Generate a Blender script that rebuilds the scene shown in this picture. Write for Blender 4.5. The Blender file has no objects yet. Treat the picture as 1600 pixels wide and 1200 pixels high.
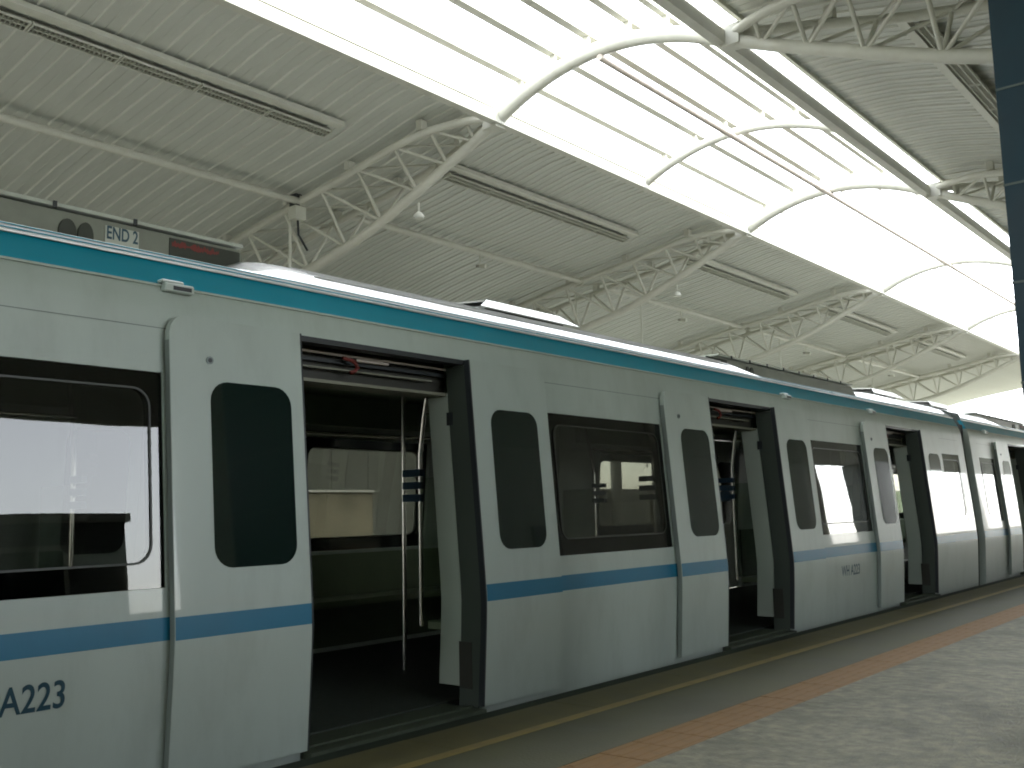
import bpy, math, random
import numpy as np
from mathutils import Vector, Matrix
random.seed(7)
R = math.radians
scene = bpy.context.scene
COL = scene.collection

# ------------------------------------------------------------------ camera, sky, sun, exposure
CAM_D, CAM_H = 3.9425, 1.1184          # metres from the train's widest plane, above the platform
YAW, PITCH, ROLL, FPX = R(39.4418), R(7.3941), R(-1.259), 1543.27
cam_data = bpy.data.cameras.new('camera')
cam = bpy.data.objects.new('camera', cam_data); COL.objects.link(cam)
fw = Vector((-math.sin(YAW), math.cos(YAW), 0)); rt = Vector((math.cos(YAW), math.sin(YAW), 0)); up = Vector((0, 0, 1))
w_ = fw*math.cos(PITCH) + up*math.sin(PITCH); u_ = up*math.cos(PITCH) - fw*math.sin(PITCH)
r_ = rt*math.cos(ROLL) + u_*math.sin(ROLL); v_ = u_*math.cos(ROLL) - rt*math.sin(ROLL)
mw = Matrix((r_, v_, -w_)).transposed().to_4x4(); mw.translation = Vector((CAM_D, 0, CAM_H))
cam.matrix_world = mw
cam_data.sensor_width = 36.0; cam_data.lens = 36.0*FPX/1600.0
cam_data.clip_start = 0.05; cam_data.clip_end = 5000
scene.camera = cam

SUN_EL, SUN_AZ = R(60), R(48)          # azimuth measured from +Y towards +X
world = bpy.data.worlds.new('World'); scene.world = world; world.use_nodes = True
nt = world.node_tree; bg = nt.nodes['Background']
sky = nt.nodes.new('ShaderNodeTexSky'); sky.sky_type = 'NISHITA'; sky.sun_disc = False
sky.sun_elevation = SUN_EL; sky.sun_rotation = SUN_AZ; sky.dust_density = 1.0; sky.air_density = 1.0
hs = nt.nodes.new('ShaderNodeHueSaturation'); hs.inputs['Saturation'].default_value = 0.30
nt.links.new(sky.outputs[0], hs.inputs['Color']); nt.links.new(hs.outputs[0], bg.inputs['Color'])
bg.inputs['Strength'].default_value = 0.15
sd = bpy.data.lights.new('sun', 'SUN'); sd.energy = 2.3; sd.angle = R(4); sd.color = (1.0, 0.96, 0.9)
sun = bpy.data.objects.new('sun', sd); COL.objects.link(sun)
sdir = Vector((math.sin(SUN_AZ)*math.cos(SUN_EL), math.cos(SUN_AZ)*math.cos(SUN_EL), math.sin(SUN_EL)))
sun.rotation_euler = sdir.to_track_quat('Z', 'Y').to_euler(); sun.location = (60, 10, 100)

vs = scene.view_settings
vs.view_transform = 'Standard'; vs.look = 'None'; vs.exposure = 3.35; vs.gamma = 1.0; vs.use_curve_mapping = False
cy = scene.cycles
cy.max_bounces = 10; cy.diffuse_bounces = 6; cy.glossy_bounces = 5; cy.transparent_max_bounces = 16; cy.transmission_bounces = 6
cy.sample_clamp_indirect = 6.0; cy.use_denoising = True; cy.caustics_reflective = False; cy.caustics_refractive = False
cy.filter_width = 1.9

# ------------------------------------------------------------------ materials
MATS = {}
def mat(name, col, rough=0.5, metal=0.0, coat=0.0, var=0.06, vscale=3.0, bump=0.0, bscale=40.0, spec=0.5, stain=None, stretch=(1, 1, 1)):
    """painted or plain surface: base colour with noise variation, optional stain colour (col, amount, scale) and bump"""
    m = bpy.data.materials.new(name); m.use_nodes = True
    n = m.node_tree.nodes; l = m.node_tree.links; b = n['Principled BSDF']
    b.inputs['Roughness'].default_value = rough; b.inputs['Metallic'].default_value = metal
    b.inputs['Coat Weight'].default_value = coat; b.inputs['Coat Roughness'].default_value = 0.03
    b.inputs['Specular IOR Level'].default_value = spec
    tc = n.new('ShaderNodeTexCoord'); mp = n.new('ShaderNodeMapping'); mp.inputs['Scale'].default_value = stretch
    l.new(tc.outputs['Object'], mp.inputs['Vector'])
    nz = n.new('ShaderNodeTexNoise'); nz.inputs['Scale'].default_value = vscale; nz.inputs['Detail'].default_value = 6
    l.new(mp.outputs[0], nz.inputs['Vector'])
    rp = n.new('ShaderNodeValToRGB')
    c = Vector(col)
    rp.color_ramp.elements[0].position = 0.3; rp.color_ramp.elements[1].position = 0.7
    rp.color_ramp.elements[0].color = (*(c*(1-var)), 1); rp.color_ramp.elements[1].color = (*[min(1, x) for x in c*(1+var)], 1)
    l.new(nz.outputs['Fac'], rp.inputs['Fac']); out = rp.outputs['Color']
    if stain:
        sc, amt, ss = stain
        n2 = n.new('ShaderNodeTexNoise'); n2.inputs['Scale'].default_value = ss; n2.inputs['Detail'].default_value = 8; n2.inputs['Roughness'].default_value = 0.65
        l.new(mp.outputs[0], n2.inputs['Vector'])
        r2 = n.new('ShaderNodeValToRGB'); r2.color_ramp.elements[0].position = 0.48; r2.color_ramp.elements[1].position = 0.72
        r2.color_ramp.elements[0].color = (0, 0, 0, 1); r2.color_ramp.elements[1].color = (amt, amt, amt, 1)
        l.new(n2.outputs['Fac'], r2.inputs['Fac'])
        mx = n.new('ShaderNodeMix'); mx.data_type = 'RGBA'; mx.inputs['B'].default_value = (*sc, 1)
        l.new(r2.outputs['Color'], mx.inputs['Factor']); l.new(out, mx.inputs['A']); out = mx.outputs['Result']
    l.new(out, b.inputs['Base Color'])
    rr = n.new('ShaderNodeMapRange'); rr.inputs['To Min'].default_value = max(0.02, rough*0.8); rr.inputs['To Max'].default_value = min(1, rough*1.25)
    l.new(nz.outputs['Fac'], rr.inputs['Value']); l.new(rr.outputs[0], b.inputs['Roughness'])
    if bump:
        n3 = n.new('ShaderNodeTexNoise'); n3.inputs['Scale'].default_value = bscale; n3.inputs['Detail'].default_value = 4
        l.new(mp.outputs[0], n3.inputs['Vector'])
        bp = n.new('ShaderNodeBump'); bp.inputs['Strength'].default_value = bump; bp.inputs['Distance'].default_value = 0.02
        l.new(n3.outputs['Fac'], bp.inputs['Height']); l.new(bp.outputs[0], b.inputs['Normal'])
    MATS[name] = m; return m

def glass_mat(name, tint, ior=1.5, rough=0.0):
    m = bpy.data.materials.new(name); m.use_nodes = True
    n = m.node_tree.nodes; l = m.node_tree.links
    n.remove(n['Principled BSDF']); o = n['Material Output']
    t = n.new('ShaderNodeBsdfTransparent'); t.inputs[0].default_value = (*tint, 1)
    g = n.new('ShaderNodeBsdfGlossy'); g.inputs['Roughness'].default_value = rough
    f = n.new('ShaderNodeFresnel')
    ge = n.new('ShaderNodeNewGeometry'); mi = n.new('ShaderNodeMix'); mi.inputs['A'].default_value = ior; mi.inputs['B'].default_value = 1.0/ior
    l.new(ge.outputs['Backfacing'], mi.inputs['Factor']); l.new(mi.outputs['Result'], f.inputs['IOR'])
    nz = n.new('ShaderNodeTexNoise'); nz.inputs['Scale'].default_value = 1.2
    tc = n.new('ShaderNodeTexCoord'); l.new(tc.outputs['Object'], nz.inputs['Vector'])
    bp = n.new('ShaderNodeBump'); bp.inputs['Strength'].default_value = 0.05; bp.inputs['Distance'].default_value = 0.02
    l.new(nz.outputs['Fac'], bp.inputs['Height']); l.new(bp.outputs[0], g.inputs['Normal'])
    x = n.new('ShaderNodeMixShader'); l.new(f.outputs[0], x.inputs[0]); l.new(t.outputs[0], x.inputs[1]); l.new(g.outputs[0], x.inputs[2])
    l.new(x.outputs[0], o.inputs['Surface']); MATS[name] = m; return m

def sheet_mat(name):
    m = bpy.data.materials.new(name); m.use_nodes = True
    n = m.node_tree.nodes; l = m.node_tree.links
    n.remove(n['Principled BSDF']); o = n['Material Output']
    t = n.new('ShaderNodeBsdfTransparent'); t.inputs[0].default_value = (0.9, 0.92, 0.92, 1)
    s = n.new('ShaderNodeBsdfTranslucent'); s.inputs[0].default_value = (0.85, 0.87, 0.87, 1)
    nz = n.new('ShaderNodeTexNoise'); nz.inputs['Scale'].default_value = 1.5; nz.inputs['Detail'].default_value = 5
    mr = n.new('ShaderNodeMapRange'); mr.inputs['To Min'].default_value = 0.25; mr.inputs['To Max'].default_value = 0.6
    l.new(nz.outputs['Fac'], mr.inputs['Value'])
    x = n.new('ShaderNodeMixShader'); l.new(mr.outputs[0], x.inputs[0]); l.new(t.outputs[0], x.inputs[1]); l.new(s.outputs[0], x.inputs[2])
    l.new(x.outputs[0], o.inputs['Surface']); MATS[name] = m; return m

PAINT = mat('pale_train_paint', (0.40, 0.458, 0.41), 0.42, coat=0.45, var=0.05, vscale=1.4, bump=0.035, bscale=2.2, stain=((0.30, 0.33, 0.285), 0.45, 2.6), stretch=(1, 1.6, 0.55))
TEAL = mat('teal_paint', (0.006, 0.245, 0.34), 0.4, coat=0.2, var=0.06)
BLUE = mat('blue_stripe_paint', (0.002, 0.135, 0.235), 0.4, coat=0.3, var=0.06)
NAVY = mat('dark_blue_lettering', (0.008, 0.05, 0.075), 0.4)
ROOFM = mat('roof_metal', (0.60, 0.61, 0.61), 0.28, metal=0.0, coat=0.6, var=0.08, vscale=6, stretch=(1, 0.2, 1))
ALU = mat('aluminium', (0.62, 0.63, 0.6), 0.35, metal=0.8, var=0.1, vscale=8)
STEEL = mat('stainless_steel', (0.62, 0.60, 0.55), 0.18, metal=1.0, var=0.05)
ACM = mat('grey_unit_paint', (0.19, 0.205, 0.16), 0.55, var=0.12, vscale=5, stain=((0.16, 0.16, 0.13), 0.5, 6))
ACDARK = mat('dark_unit_panel', (0.03, 0.036, 0.024), 0.6)
BLACK = mat('black_rubber', (0.012, 0.016, 0.018), 0.5)
BLACKG = mat('black_glass_border', (0.008, 0.012, 0.010), 0.06, var=0.02)
LIP = mat('dull_header_metal', (0.20, 0.20, 0.15), 0.5, metal=0.2)
REVEAL = mat('shaded_door_reveal', (0.045, 0.058, 0.045), 0.5)  # jamb paint darkened to hold the shadow inside the doorway
LOCKM = mat('lock_metal', (0.16, 0.19, 0.18), 0.4, metal=0.4)
BEAD = mat('window_bead_rubber', (0.018, 0.021, 0.013), 0.45)
SEAM_SHADE = mat('seam_and_edge_shade', (0.17, 0.20, 0.18), 0.5)  # colour of the window seams and of the painted shadow on leaf edges
POSTER = mat('faded_notice_board', (0.20, 0.185, 0.13), 0.5, var=0.25, vscale=1.5)
ENDM = mat('dark_end_wall', (0.07, 0.085, 0.075), 0.5)
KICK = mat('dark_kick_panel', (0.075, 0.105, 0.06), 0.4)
PLATE = mat('sign_plate_paint', (0.42, 0.45, 0.38), 0.5)
RED = mat('red_paint', (0.15, 0.02, 0.012), 0.6)
LINING = mat('interior_lining', (0.20, 0.26, 0.18), 0.45, var=0.04)
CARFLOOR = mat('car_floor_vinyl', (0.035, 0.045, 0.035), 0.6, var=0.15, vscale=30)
SEATM = mat('seat_shell', (0.16, 0.20, 0.12), 0.4, coat=0.1)
STRAPB = mat('dark_blue_plastic', (0.012, 0.045, 0.085), 0.4)
JAMB = mat('jamb_paint', (0.40, 0.45, 0.39), 0.35, coat=0.2, var=0.04)
DARKMECH = mat('dark_door_mechanism', (0.03, 0.03, 0.022), 0.6)
SILLM = mat('door_sill_metal', (0.06, 0.075, 0.052), 0.7, metal=0.0, spec=0.25, var=0.15, vscale=12)
SHEETW = mat('cream_roof_sheet', (0.49, 0.50, 0.452), 0.42, var=0.05, vscale=0.8, stain=((0.42, 0.425, 0.37), 0.35, 1.4), stretch=(1, 1, 1))
CAPW = mat('pale_seam_cap', (0.60, 0.60, 0.545), 0.45, var=0.05)
TRUSSW = mat('cream_truss_paint', (0.51, 0.505, 0.44), 0.5, var=0.06, vscale=2.5, stain=((0.40, 0.37, 0.29), 0.35, 4))
FIXT = mat('light_fixture_paint', (0.50, 0.50, 0.43), 0.5)
FIXD = mat('fixture_reflector_grey', (0.30, 0.29, 0.25), 0.45, metal=0.3)
PIPEB = mat('brownish_pipe_paint', (0.38, 0.33, 0.28), 0.5)
CONC = mat('platform_concrete', (0.160, 0.154, 0.100), 0.64, var=0.42, vscale=14.0, bump=0.7, bscale=60, stain=((0.062, 0.062, 0.036), 0.95, 2.4), spec=0.3)
OPPC = mat('opposite_platform_concrete', (0.34, 0.34, 0.30), 0.5, var=0.15, vscale=1.2)
EDGE = mat('platform_edge_slab_stone', (0.125, 0.112, 0.052), 0.66, spec=0.3, var=0.22, vscale=4, bump=0.2, bscale=80, stain=((0.11, 0.10, 0.065), 0.6, 3))
NOSE = mat('platform_nosing_rubber', (0.028, 0.038, 0.028), 0.8, spec=0.2, var=0.2)
YELLOW = mat('worn_yellow_paint', (0.25, 0.19, 0.055), 0.6, var=0.12, vscale=9, stain=((0.12, 0.10, 0.05), 0.7, 6))
TACT = mat('orange_tactile_tile', (0.20, 0.108, 0.030), 0.68, spec=0.3, var=0.14, vscale=5, stain=((0.10, 0.075, 0.04), 0.65, 5))
GROUT = mat('grout', (0.13, 0.12, 0.09), 0.8)
TRACK = mat('trackbed_concrete', (0.14, 0.135, 0.12), 0.85, var=0.2)
RAILM = mat('rail_steel', (0.16, 0.12, 0.09), 0.45, metal=0.7)
DKBLUE = mat('dark_blue_cladding', (0.002, 0.022, 0.032), 0.55, spec=0.3, var=0.2, vscale=3)
SEAM = mat('pale_seam_sealant', (0.06, 0.08, 0.07), 0.6)
WALLM = mat('station_wall_paint', (0.34, 0.35, 0.30), 0.6, var=0.07, vscale=1.0, stain=((0.22, 0.22, 0.18), 0.4, 1.5))
WALLD = mat('dark_wall_panel', (0.07, 0.08, 0.07), 0.4, var=0.15)
GROUND = mat('hazy_ground', (0.16, 0.17, 0.14), 0.9, var=0.3, vscale=0.02)
WHITEP = mat('white_board', (0.60, 0.60, 0.54), 0.4)
GLASS = glass_mat('tinted_car_glass', (0.50, 0.505, 0.475), 1.5)
CLEAR = glass_mat('clear_screen_glass', (0.80, 0.86, 0.80))
DGLASS = mat('dark_door_glass', (0.006, 0.014, 0.010), 0.04, var=0.05)
SKYSHEET = sheet_mat('translucent_skylight_sheet')
WPANE = glass_mat('kiosk_glass', (0.3, 0.33, 0.3))

# ------------------------------------------------------------------ mesh helpers
class MB:
    def __init__(s): s.v = []; s.f = []
    def add(s, vs_, fs_):
        o = len(s.v); s.v += [tuple(map(float, p)) for p in vs_]; s.f += [tuple(i+o for i in f) for f in fs_]; return s
    def box(s, a, b):
        x0, y0, z0 = a; x1, y1, z1 = b
        return s.add([(x0, y0, z0), (x1, y0, z0), (x1, y1, z0), (x0, y1, z0), (x0, y0, z1), (x1, y0, z1), (x1, y1, z1), (x0, y1, z1)],
                     [(0, 3, 2, 1), (4, 5, 6, 7), (0, 1, 5, 4), (1, 2, 6, 5), (2, 3, 7, 6), (3, 0, 4, 7)])
    def tube(s, pts, r, n=10, caps=True):
        pts = [Vector(p) for p in pts]; rings = []
        ref = None
        for i, p in enumerate(pts):
            t = (pts[min(i+1, len(pts)-1)] - pts[max(i-1, 0)]).normalized()
            if ref is None:
                ref = Vector((0, 0, 1)) if abs(t.z) < 0.9 else Vector((1, 0, 0))
            a = (ref - t*ref.dot(t)).normalized(); b = t.cross(a); ref = a
            rings.append([p + (a*math.cos(2*math.pi*k/n) + b*math.sin(2*math.pi*k/n))*r for k in range(n)])
        vs_ = [q for rg in rings for q in rg]; fs_ = []
        for i in range(len(pts)-1):
            for k in range(n):
                fs_.append((i*n+k, i*n+(k+1) % n, (i+1)*n+(k+1) % n, (i+1)*n+k))
        if caps:
            fs_.append(tuple(range(n-1, -1, -1))); fs_.append(tuple((len(pts)-1)*n+k for k in range(n)))
        return s.add(vs_, fs_)
    def prism(s, poly, axis_pts):
        """poly: list of 3d points (front), axis_pts: same list shifted (back)"""
        n = len(poly)
        return s.add(list(poly)+list(axis_pts), [tuple(range(n)), tuple(range(2*n-1, n-1, -1))] + [(i, i+n, (i+1) % n+n, (i+1) % n) for i in range(n)])
    def mesh(s, name, m, smooth=None):
        me = bpy.data.meshes.new(name); me.from_pydata(s.v, [], s.f); me.materials.append(m)
        if smooth:
            me.polygons.foreach_set('use_smooth', [True]*len(me.polygons)); me.set_sharp_from_angle(angle=R(smooth))
        me.validate(); me.update()
        return me

def link(name, me, parent=None, loc=(0, 0, 0), rz=0):
    o = bpy.data.objects.new(name, me); COL.objects.link(o); o.location = loc; o.rotation_euler = (0, 0, rz)
    if parent: o.parent = parent
    return o
def obj(name, mb, m, parent=None, smooth=None, loc=(0, 0, 0)):
    me = mb.mesh(name, m, smooth)
    bmfix(me)
    return link(name, me, parent, loc)
def bmfix(me):
    import bmesh
    b = bmesh.new(); b.from_mesh(me); bmesh.ops.recalc_face_normals(b, faces=b.faces); b.to_mesh(me); b.free()
def tag(o, label, cat, group=None):
    o['label'] = label; o['category'] = cat
    if group: o['group'] = group
    return o
def struct(o, kind='structure'): o['kind'] = kind; return o
def empty(name, loc=(0, 0, 0)):
    o = bpy.data.objects.new(name, None); COL.objects.link(o); o.location = loc; o.empty_display_size = 0.2; return o
def copy_tree(o, parent=None):
    c = o.copy(); COL.objects.link(c); c.parent = parent
    for ch in list(o.children): copy_tree(ch, c)
    return c
def bev(o, wd=0.01, seg=1):
    b = o.modifiers.new('bevel', 'BEVEL'); b.width = wd; b.segments = seg; b.limit_method = 'ANGLE'; b.angle_limit = R(40); return o
def text_mesh(txt, size, m, mapf, bold=0.0):
    cu = bpy.data.curves.new('txt', 'FONT'); cu.body = txt; cu.size = size; cu.align_x = 'CENTER'; cu.align_y = 'CENTER'; cu.offset = bold; cu.extrude = 0.0
    t = bpy.data.objects.new('txt', cu); COL.objects.link(t)
    dg = bpy.context.evaluated_depsgraph_get()
    me = bpy.data.meshes.new_from_object(t.evaluated_get(dg))
    bpy.data.objects.remove(t); bpy.data.curves.remove(cu)
    for v in me.vertices: v.co = mapf(v.co.x, v.co.y)
    me.materials.clear(); me.materials.append(m); return me

# ------------------------------------------------------------------ station dimensions
h = 6.2                                  # skylight edge above the eye
XC = CAM_D - 1.225*h                     # middle of the canopy, between the two tracks
Z0 = CAM_H
TY = [0.455*h + i*1.39*h for i in range(6)]     # truss lines; TY[0] lies beside the camera
S = 1.39*h
Y_BEG, Y_END = -20.0, TY[5] + 12.5
WX = 8.15                                # back wall of the near platform
FX = 2*XC - WX                           # back wall of the far platform
OPP = 2*XC - 0.12                        # far platform edge
def interp(tab, d):
    xs = [a for a, b in tab]; zs = [b for a, b in tab]; return float(np.interp(d, xs, zs))
TOPC = [(0.33, 0.998), (0.40, 0.999), (0.48, 0.993), (0.57, 0.977), (0.665, 0.957), (0.75, 0.941), (0.832, 0.927), (1.025, 0.899), (1.208, 0.868), (1.338, 0.843), (1.6, 0.782), (1.9, 0.70), (2.1, 0.64)]
BOTC = [(0.33, 0.988), (0.42, 0.945), (0.505, 0.912), (0.625, 0.862), (0.755, 0.812), (0.885, 0.772), (1.03, 0.739), (1.2, 0.712), (1.4, 0.69), (1.65, 0.665), (1.9, 0.64)]
def ztop(d): return Z0 + h*interp(TOPC, d/h)
def zbot(d): return Z0 + h*interp(BOTC, d/h)
def zsheet(d): return ztop(d) + 0.24 + 0.05*max(0, 1-(d/h-0.33)/0.3)
def side_x(side, d): return XC + side*d       # side -1: far (left), +1: near (right)

# ------------------------------------------------------------------ setting: ground, track, platforms
g = struct(obj('ground', MB().add([(-1500, -1500, -9), (1500, -1500, -9), (1500, 1500, -9), (-1500, 1500, -9)], [(0, 1, 2, 3)]), GROUND))
struct(obj('trackbed', MB().box((OPP-0.3, -30, -1.7), (0.42, 70, -1.25)), TRACK))
for xr in (-1.4, 2*XC+1.4):
    for s in (-0.7175, 0.7175):
        x = xr+s
        prof = [(-0.07, -1.25), (0.07, -1.25), (0.07, -1.235), (0.012, -1.215), (0.012, -1.13), (0.035, -1.115), (0.035, -1.08), (-0.035, -1.08), (-0.035, -1.115), (-0.012, -1.13), (-0.012, -1.215), (-0.07, -1.235)]
        struct(obj('rail', MB().prism([(x+a, -30, b) for a, b in prof], [(x+a, 70, b) for a, b in prof]), RAILM))
EDGE_X = 0.13
YP0, YP1 = -24.0, 66.0
plat = struct(obj('platform', MB().box((EDGE_X, YP0, -1.6), (WX+0.3, YP1, -0.008)), CONC))
# paving sheets on the platform body
obj('platform_floor', MB().box((1.474, YP0, -0.008), (WX, YP1, 0.0)), CONC, plat)
obj('middle_paving', MB().box((0.66, YP0, -0.008), (1.190, YP1, 0.0)), mat('middle_paving_stone', (0.083, 0.083, 0.043), 0.66, spec=0.3, var=0.25, vscale=1.5, bump=0.2, bscale=70, stain=((0.09, 0.09, 0.06), 0.6, 2.6)), plat)
obj('nosing', MB().box((EDGE_X, YP0, -0.008), (EDGE_X+0.11, YP1, -0.001)), NOSE, plat)
slab = MB().box((0.0, 0.004, -0.008), (0.345, 1.196, 0.0)).mesh('edge_slab', EDGE)
for i in range(int((45-YP0)/1.2)):
    link('edge_slab', slab, plat, (EDGE_X+0.11, YP0+i*1.2, random.uniform(-0.0015, 0.0005)))
obj('far_edge_paving', MB().box((EDGE_X+0.11, 44.4, -0.008), (0.585, YP1, 0.0)), EDGE, plat)
obj('safety_line', MB().box((0.586, YP0, -0.008), (0.659, YP1, 0.001)), YELLOW, plat)
# tactile strip: 0.28 m tiles with raised bars
obj('tactile_bed', MB().box((1.190, YP0, -0.008), (1.474, YP1, -0.004)), GROUT, plat)
tm = MB().box((0.003, 0.003, -0.006), (0.281, 0.277, 0.0005))
for k in range(4):
    x = 0.035+k*0.07
    tm.add([(x-0.016, 0.012, 0.0005), (x+0.016, 0.012, 0.0005), (x+0.016, 0.268, 0.0005), (x-0.016, 0.268, 0.0005),
            (x-0.010, 0.018, 0.0028), (x+0.010, 0.018, 0.0028), (x+0.010, 0.262, 0.0028), (x-0.010, 0.262, 0.0028)],
           [(4, 5, 6, 7), (0, 1, 5, 4), (1, 2, 6, 5), (2, 3, 7, 6), (3, 0, 4, 7)])
tile = tm.mesh('tactile_tile', TACT)
ny = int((42-0)/0.28)
for i in range(ny):
    link('tactile_tile', tile, plat, (1.191, 0.0+i*0.28, random.uniform(-0.001, 0.0005)))
oplat = struct(obj('opposite_platform', MB().box((FX-0.3, YP0, -1.6), (OPP, YP1, 0.0)), OPPC))

# ------------------------------------------------------------------ canopy roofs of ribbed sheets
PW = 0.335
def make_panel(side):
    ds = [0.345*h + t*(2.02*h-0.345*h) for t in np.linspace(0, 1, 26)]
    # cross-section along Y of one sheet: pan, rib
    sec = [(0.0, 0.0), (0.145, 0.0), (0.153, -0.009), (0.165, -0.009), (0.173, 0.0), (0.302, 0.0), (0.311, -0.024), (0.326, -0.024), (0.335, 0.0)]
    mb = MB(); n = len(sec); vs_ = []; fs_ = []
    for d in ds:
        for y, dz in sec: vs_.append((side_x(side, d), y, zsheet(d)+dz))
    for i in range(len(ds)-1):
        for k in range(n-1): fs_.append((i*n+k, i*n+k+1, (i+1)*n+k+1, (i+1)*n+k))
    o = len(vs_)
    for d in ds:
        vs_.append((side_x(side, d), 0, zsheet(d)+0.06)); vs_.append((side_x(side, d), PW, zsheet(d)+0.06))
    for i in range(len(ds)-1): fs_.append((o+2*i, o+2*i+2, o+2*i+3, o+2*i+1))
    fs_.append((o, o+1)+tuple(range(n-1, -1, -1)))
    mb.add(vs_, fs_)
    me = mb.mesh('roof_sheet', SHEETW); me.materials.append(CAPW)
    for p_ in me.polygons:
        ys_ = [me.vertices[i].co.y for i in p_.vertices]
        if min(ys_) > 0.301 and len(p_.vertices) == 4: p_.material_index = 1
    return me
for side, lab in ((-1, 'cream ribbed metal canopy roof sloping down behind the train on the left'), (1, 'cream ribbed metal canopy roof over the platform at upper right')):
    c = empty('canopy_roof', (0, Y_BEG, 0)); tag(c, lab, 'canopy')
    me = make_panel(side)
    for i in range(int((Y_END-Y_BEG)/PW)):
        link('roof_sheet', me, c, (0, i*PW, random.uniform(-0.004, 0.004)))
    yl = int((Y_END-Y_BEG)/PW)*PW
    # flashing along the skylight edge, gutter along the eave
    d0 = 0.345*h; x0 = side_x(side, d0); z0 = zsheet(d0)
    obj('edge_flashing', MB().box((x0-0.03, 0, z0-0.07), (x0+0.03, yl, z0+0.12)), FIXT, c)
    d1 = 2.02*h; x1 = side_x(side, d1)
    obj('gutter', MB().box((min(x1, x1+side*0.22), 0, zsheet(d1)-0.16), (max(x1, x1+side*0.22), yl, zsheet(d1)+0.08)), FIXT, c)
    # fascia cladding hanging from the eave
    dF = WX-XC; xf = side_x(side, dF)
    f = empty('eave_fascia', (xf, Y_BEG, 3.7)); tag(f, 'long pale cladding fascia under the %s canopy eave' % ('left' if side < 0 else 'right'), 'fascia')
    fz = zsheet(dF)-3.7-0.02
    fm = MB().box((-0.04, 0.006, 0), (0.04, 1.87, fz)).mesh('fascia_panel', WALLM)
    for i in range(int((Y_END-Y_BEG)/1.88)): link('fascia_panel', fm, f, (0, i*1.88, 0))

# ------------------------------------------------------------------ roof trusses
NODES = [0.40*h, 0.497*h, 0.61*h, 0.75*h, 0.90*h, 1.07*h, 1.245*h, 1.44*h, 1.66*h]
def delta(d):
    t = min(1, max(0, (d/h-0.33)/0.36)); return 0.58*t*(2-t)
ORD = ['', 'nearest', 'second', 'third', 'fourth', 'farthest']
for side in (-1, 1):
    root = None
    for ti in range(1, 6):
        if root is None:
            root = empty('roof_truss', (XC, TY[ti], 0))
            dl = [0.335*h + t*(1.9-0.335)*h for t in np.linspace(0, 1, 30)]
            obj('bottom_chord', MB().tube([(side*d, 0, zbot(d)) for d in dl], 0.084, 14), TRUSSW, root, 50)
            for s in (-1, 1):
                obj('top_chord', MB().tube([(side*d, s*delta(d), ztop(d)) for d in dl], 0.066, 12), TRUSSW, root, 50)
            for k, d in enumerate(NODES):
                for s in (-1, 1):
                    obj('strut', MB().tube([(side*d, s*delta(d), ztop(d)), (side*d, 0, zbot(d))], 0.030, 8), TRUSSW, root, 50)
                    if k:
                        dp = NODES[k-1]
                        obj('brace', MB().tube([(side*d, s*delta(d), ztop(d)), (side*dp, 0, zbot(dp))], 0.027, 8), TRUSSW, root, 50)
                if k > 1:
                    obj('cross_tie', MB().tube([(side*d, -delta(d), ztop(d)), (side*NODES[k-1], delta(NODES[k-1]), ztop(NODES[k-1]))], 0.024, 8), TRUSSW, root, 50)
            # cleats that carry the sheet
            for d in (0.52*h, 0.78*h, 1.05*h, 1.35*h, 1.6*h):
                for s in (-1, 1):
                    y = s*delta(d)
                    obj('cleat', MB().box((side*d-0.06, y-0.07, ztop(d)+0.05), (side*d+0.06, y+0.07, zsheet(d)-0.035)), TRUSSW, root)
            # gusset where the chords meet the skylight edge
            d = 0.335*h
            obj('gusset', MB().box((side*d-0.14, -0.11, ztop(d)-0.18), (side*d+0.14, 0.11, ztop(d)+0.10)), TRUSSW, root)
            o = root
        else:
            o = copy_tree(root); o.location = (XC, TY[ti], 0)
        tag(o, '%s cream steel roof truss on the %s' % (ORD[ti], 'left, behind the train' if side < 0 else 'right, over the platform'), 'truss', 'roof trusses')
# columns under the trusses at the back of both platforms
cm = MB().tube([(0, 0, 0), (0, 0, zbot(1.9*h)+0.1)], 0.2, 16).mesh('roof_column', TRUSSW, 50)
for side in (-1, 1):
    for ti in range(1, 6):
        o = empty('roof_column', (side_x(side, 1.9*h)-side*0.35, TY[ti], 0))
        link('shaft', cm, o)
        bm_ = obj('base_plate', MB().box((-0.3, -0.3, 0), (0.3, 0.3, 0.03)), TRUSSW, o)
        tag(o, 'round cream steel column carrying the %s %s roof truss' % (ORD[ti], 'left' if side < 0 else 'right'), 'column', 'truss columns')

# ------------------------------------------------------------------ skylight: arches, purlins, edge beams, translucent sheets
HW = 0.315*h
def zarch(x): return Z0 + h*(0.995 + 0.082*(1-(x/HW)**2))
ya = []
for ti in range(1, 6):
    ya.append(TY[ti])
    if ti < 2: ya.append(TY[ti]+S/2)
PUR = [-0.245*h, -0.14*h, -0.04*h, 0.075*h, 0.175*h, 0.26*h]
arch_names = ['nearest', 'second', 'third', 'fourth', 'fifth', 'farthest']
for i, y in enumerate(ya):
    big = y in TY
    a = empty('skylight_arch', (XC, y, 0))
    obj('arch_tube', MB().tube([(x, 0, zarch(x)) for x in np.linspace(-HW, HW, 28)], 0.112 if big else 0.078, 12), TRUSSW, a, 50)
    for x in PUR:
        obj('purlin_post', MB().box((x-0.045, -0.03, zarch(x)+0.05), (x+0.045, 0.03, zarch(x)+0.265)), TRUSSW, a)
    tag(a, '%s curved white tube arch spanning the bright skylight' % arch_names[i], 'arch', 'skylight arches')
SY0, SY1 = Y_BEG, Y_END
PHW = [0.07, 0.07, 0.07, 0.06, 0.05, 0.025]
ordp = ['first', 'second', 'third', 'fourth', 'fifth', 'sixth']
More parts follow.
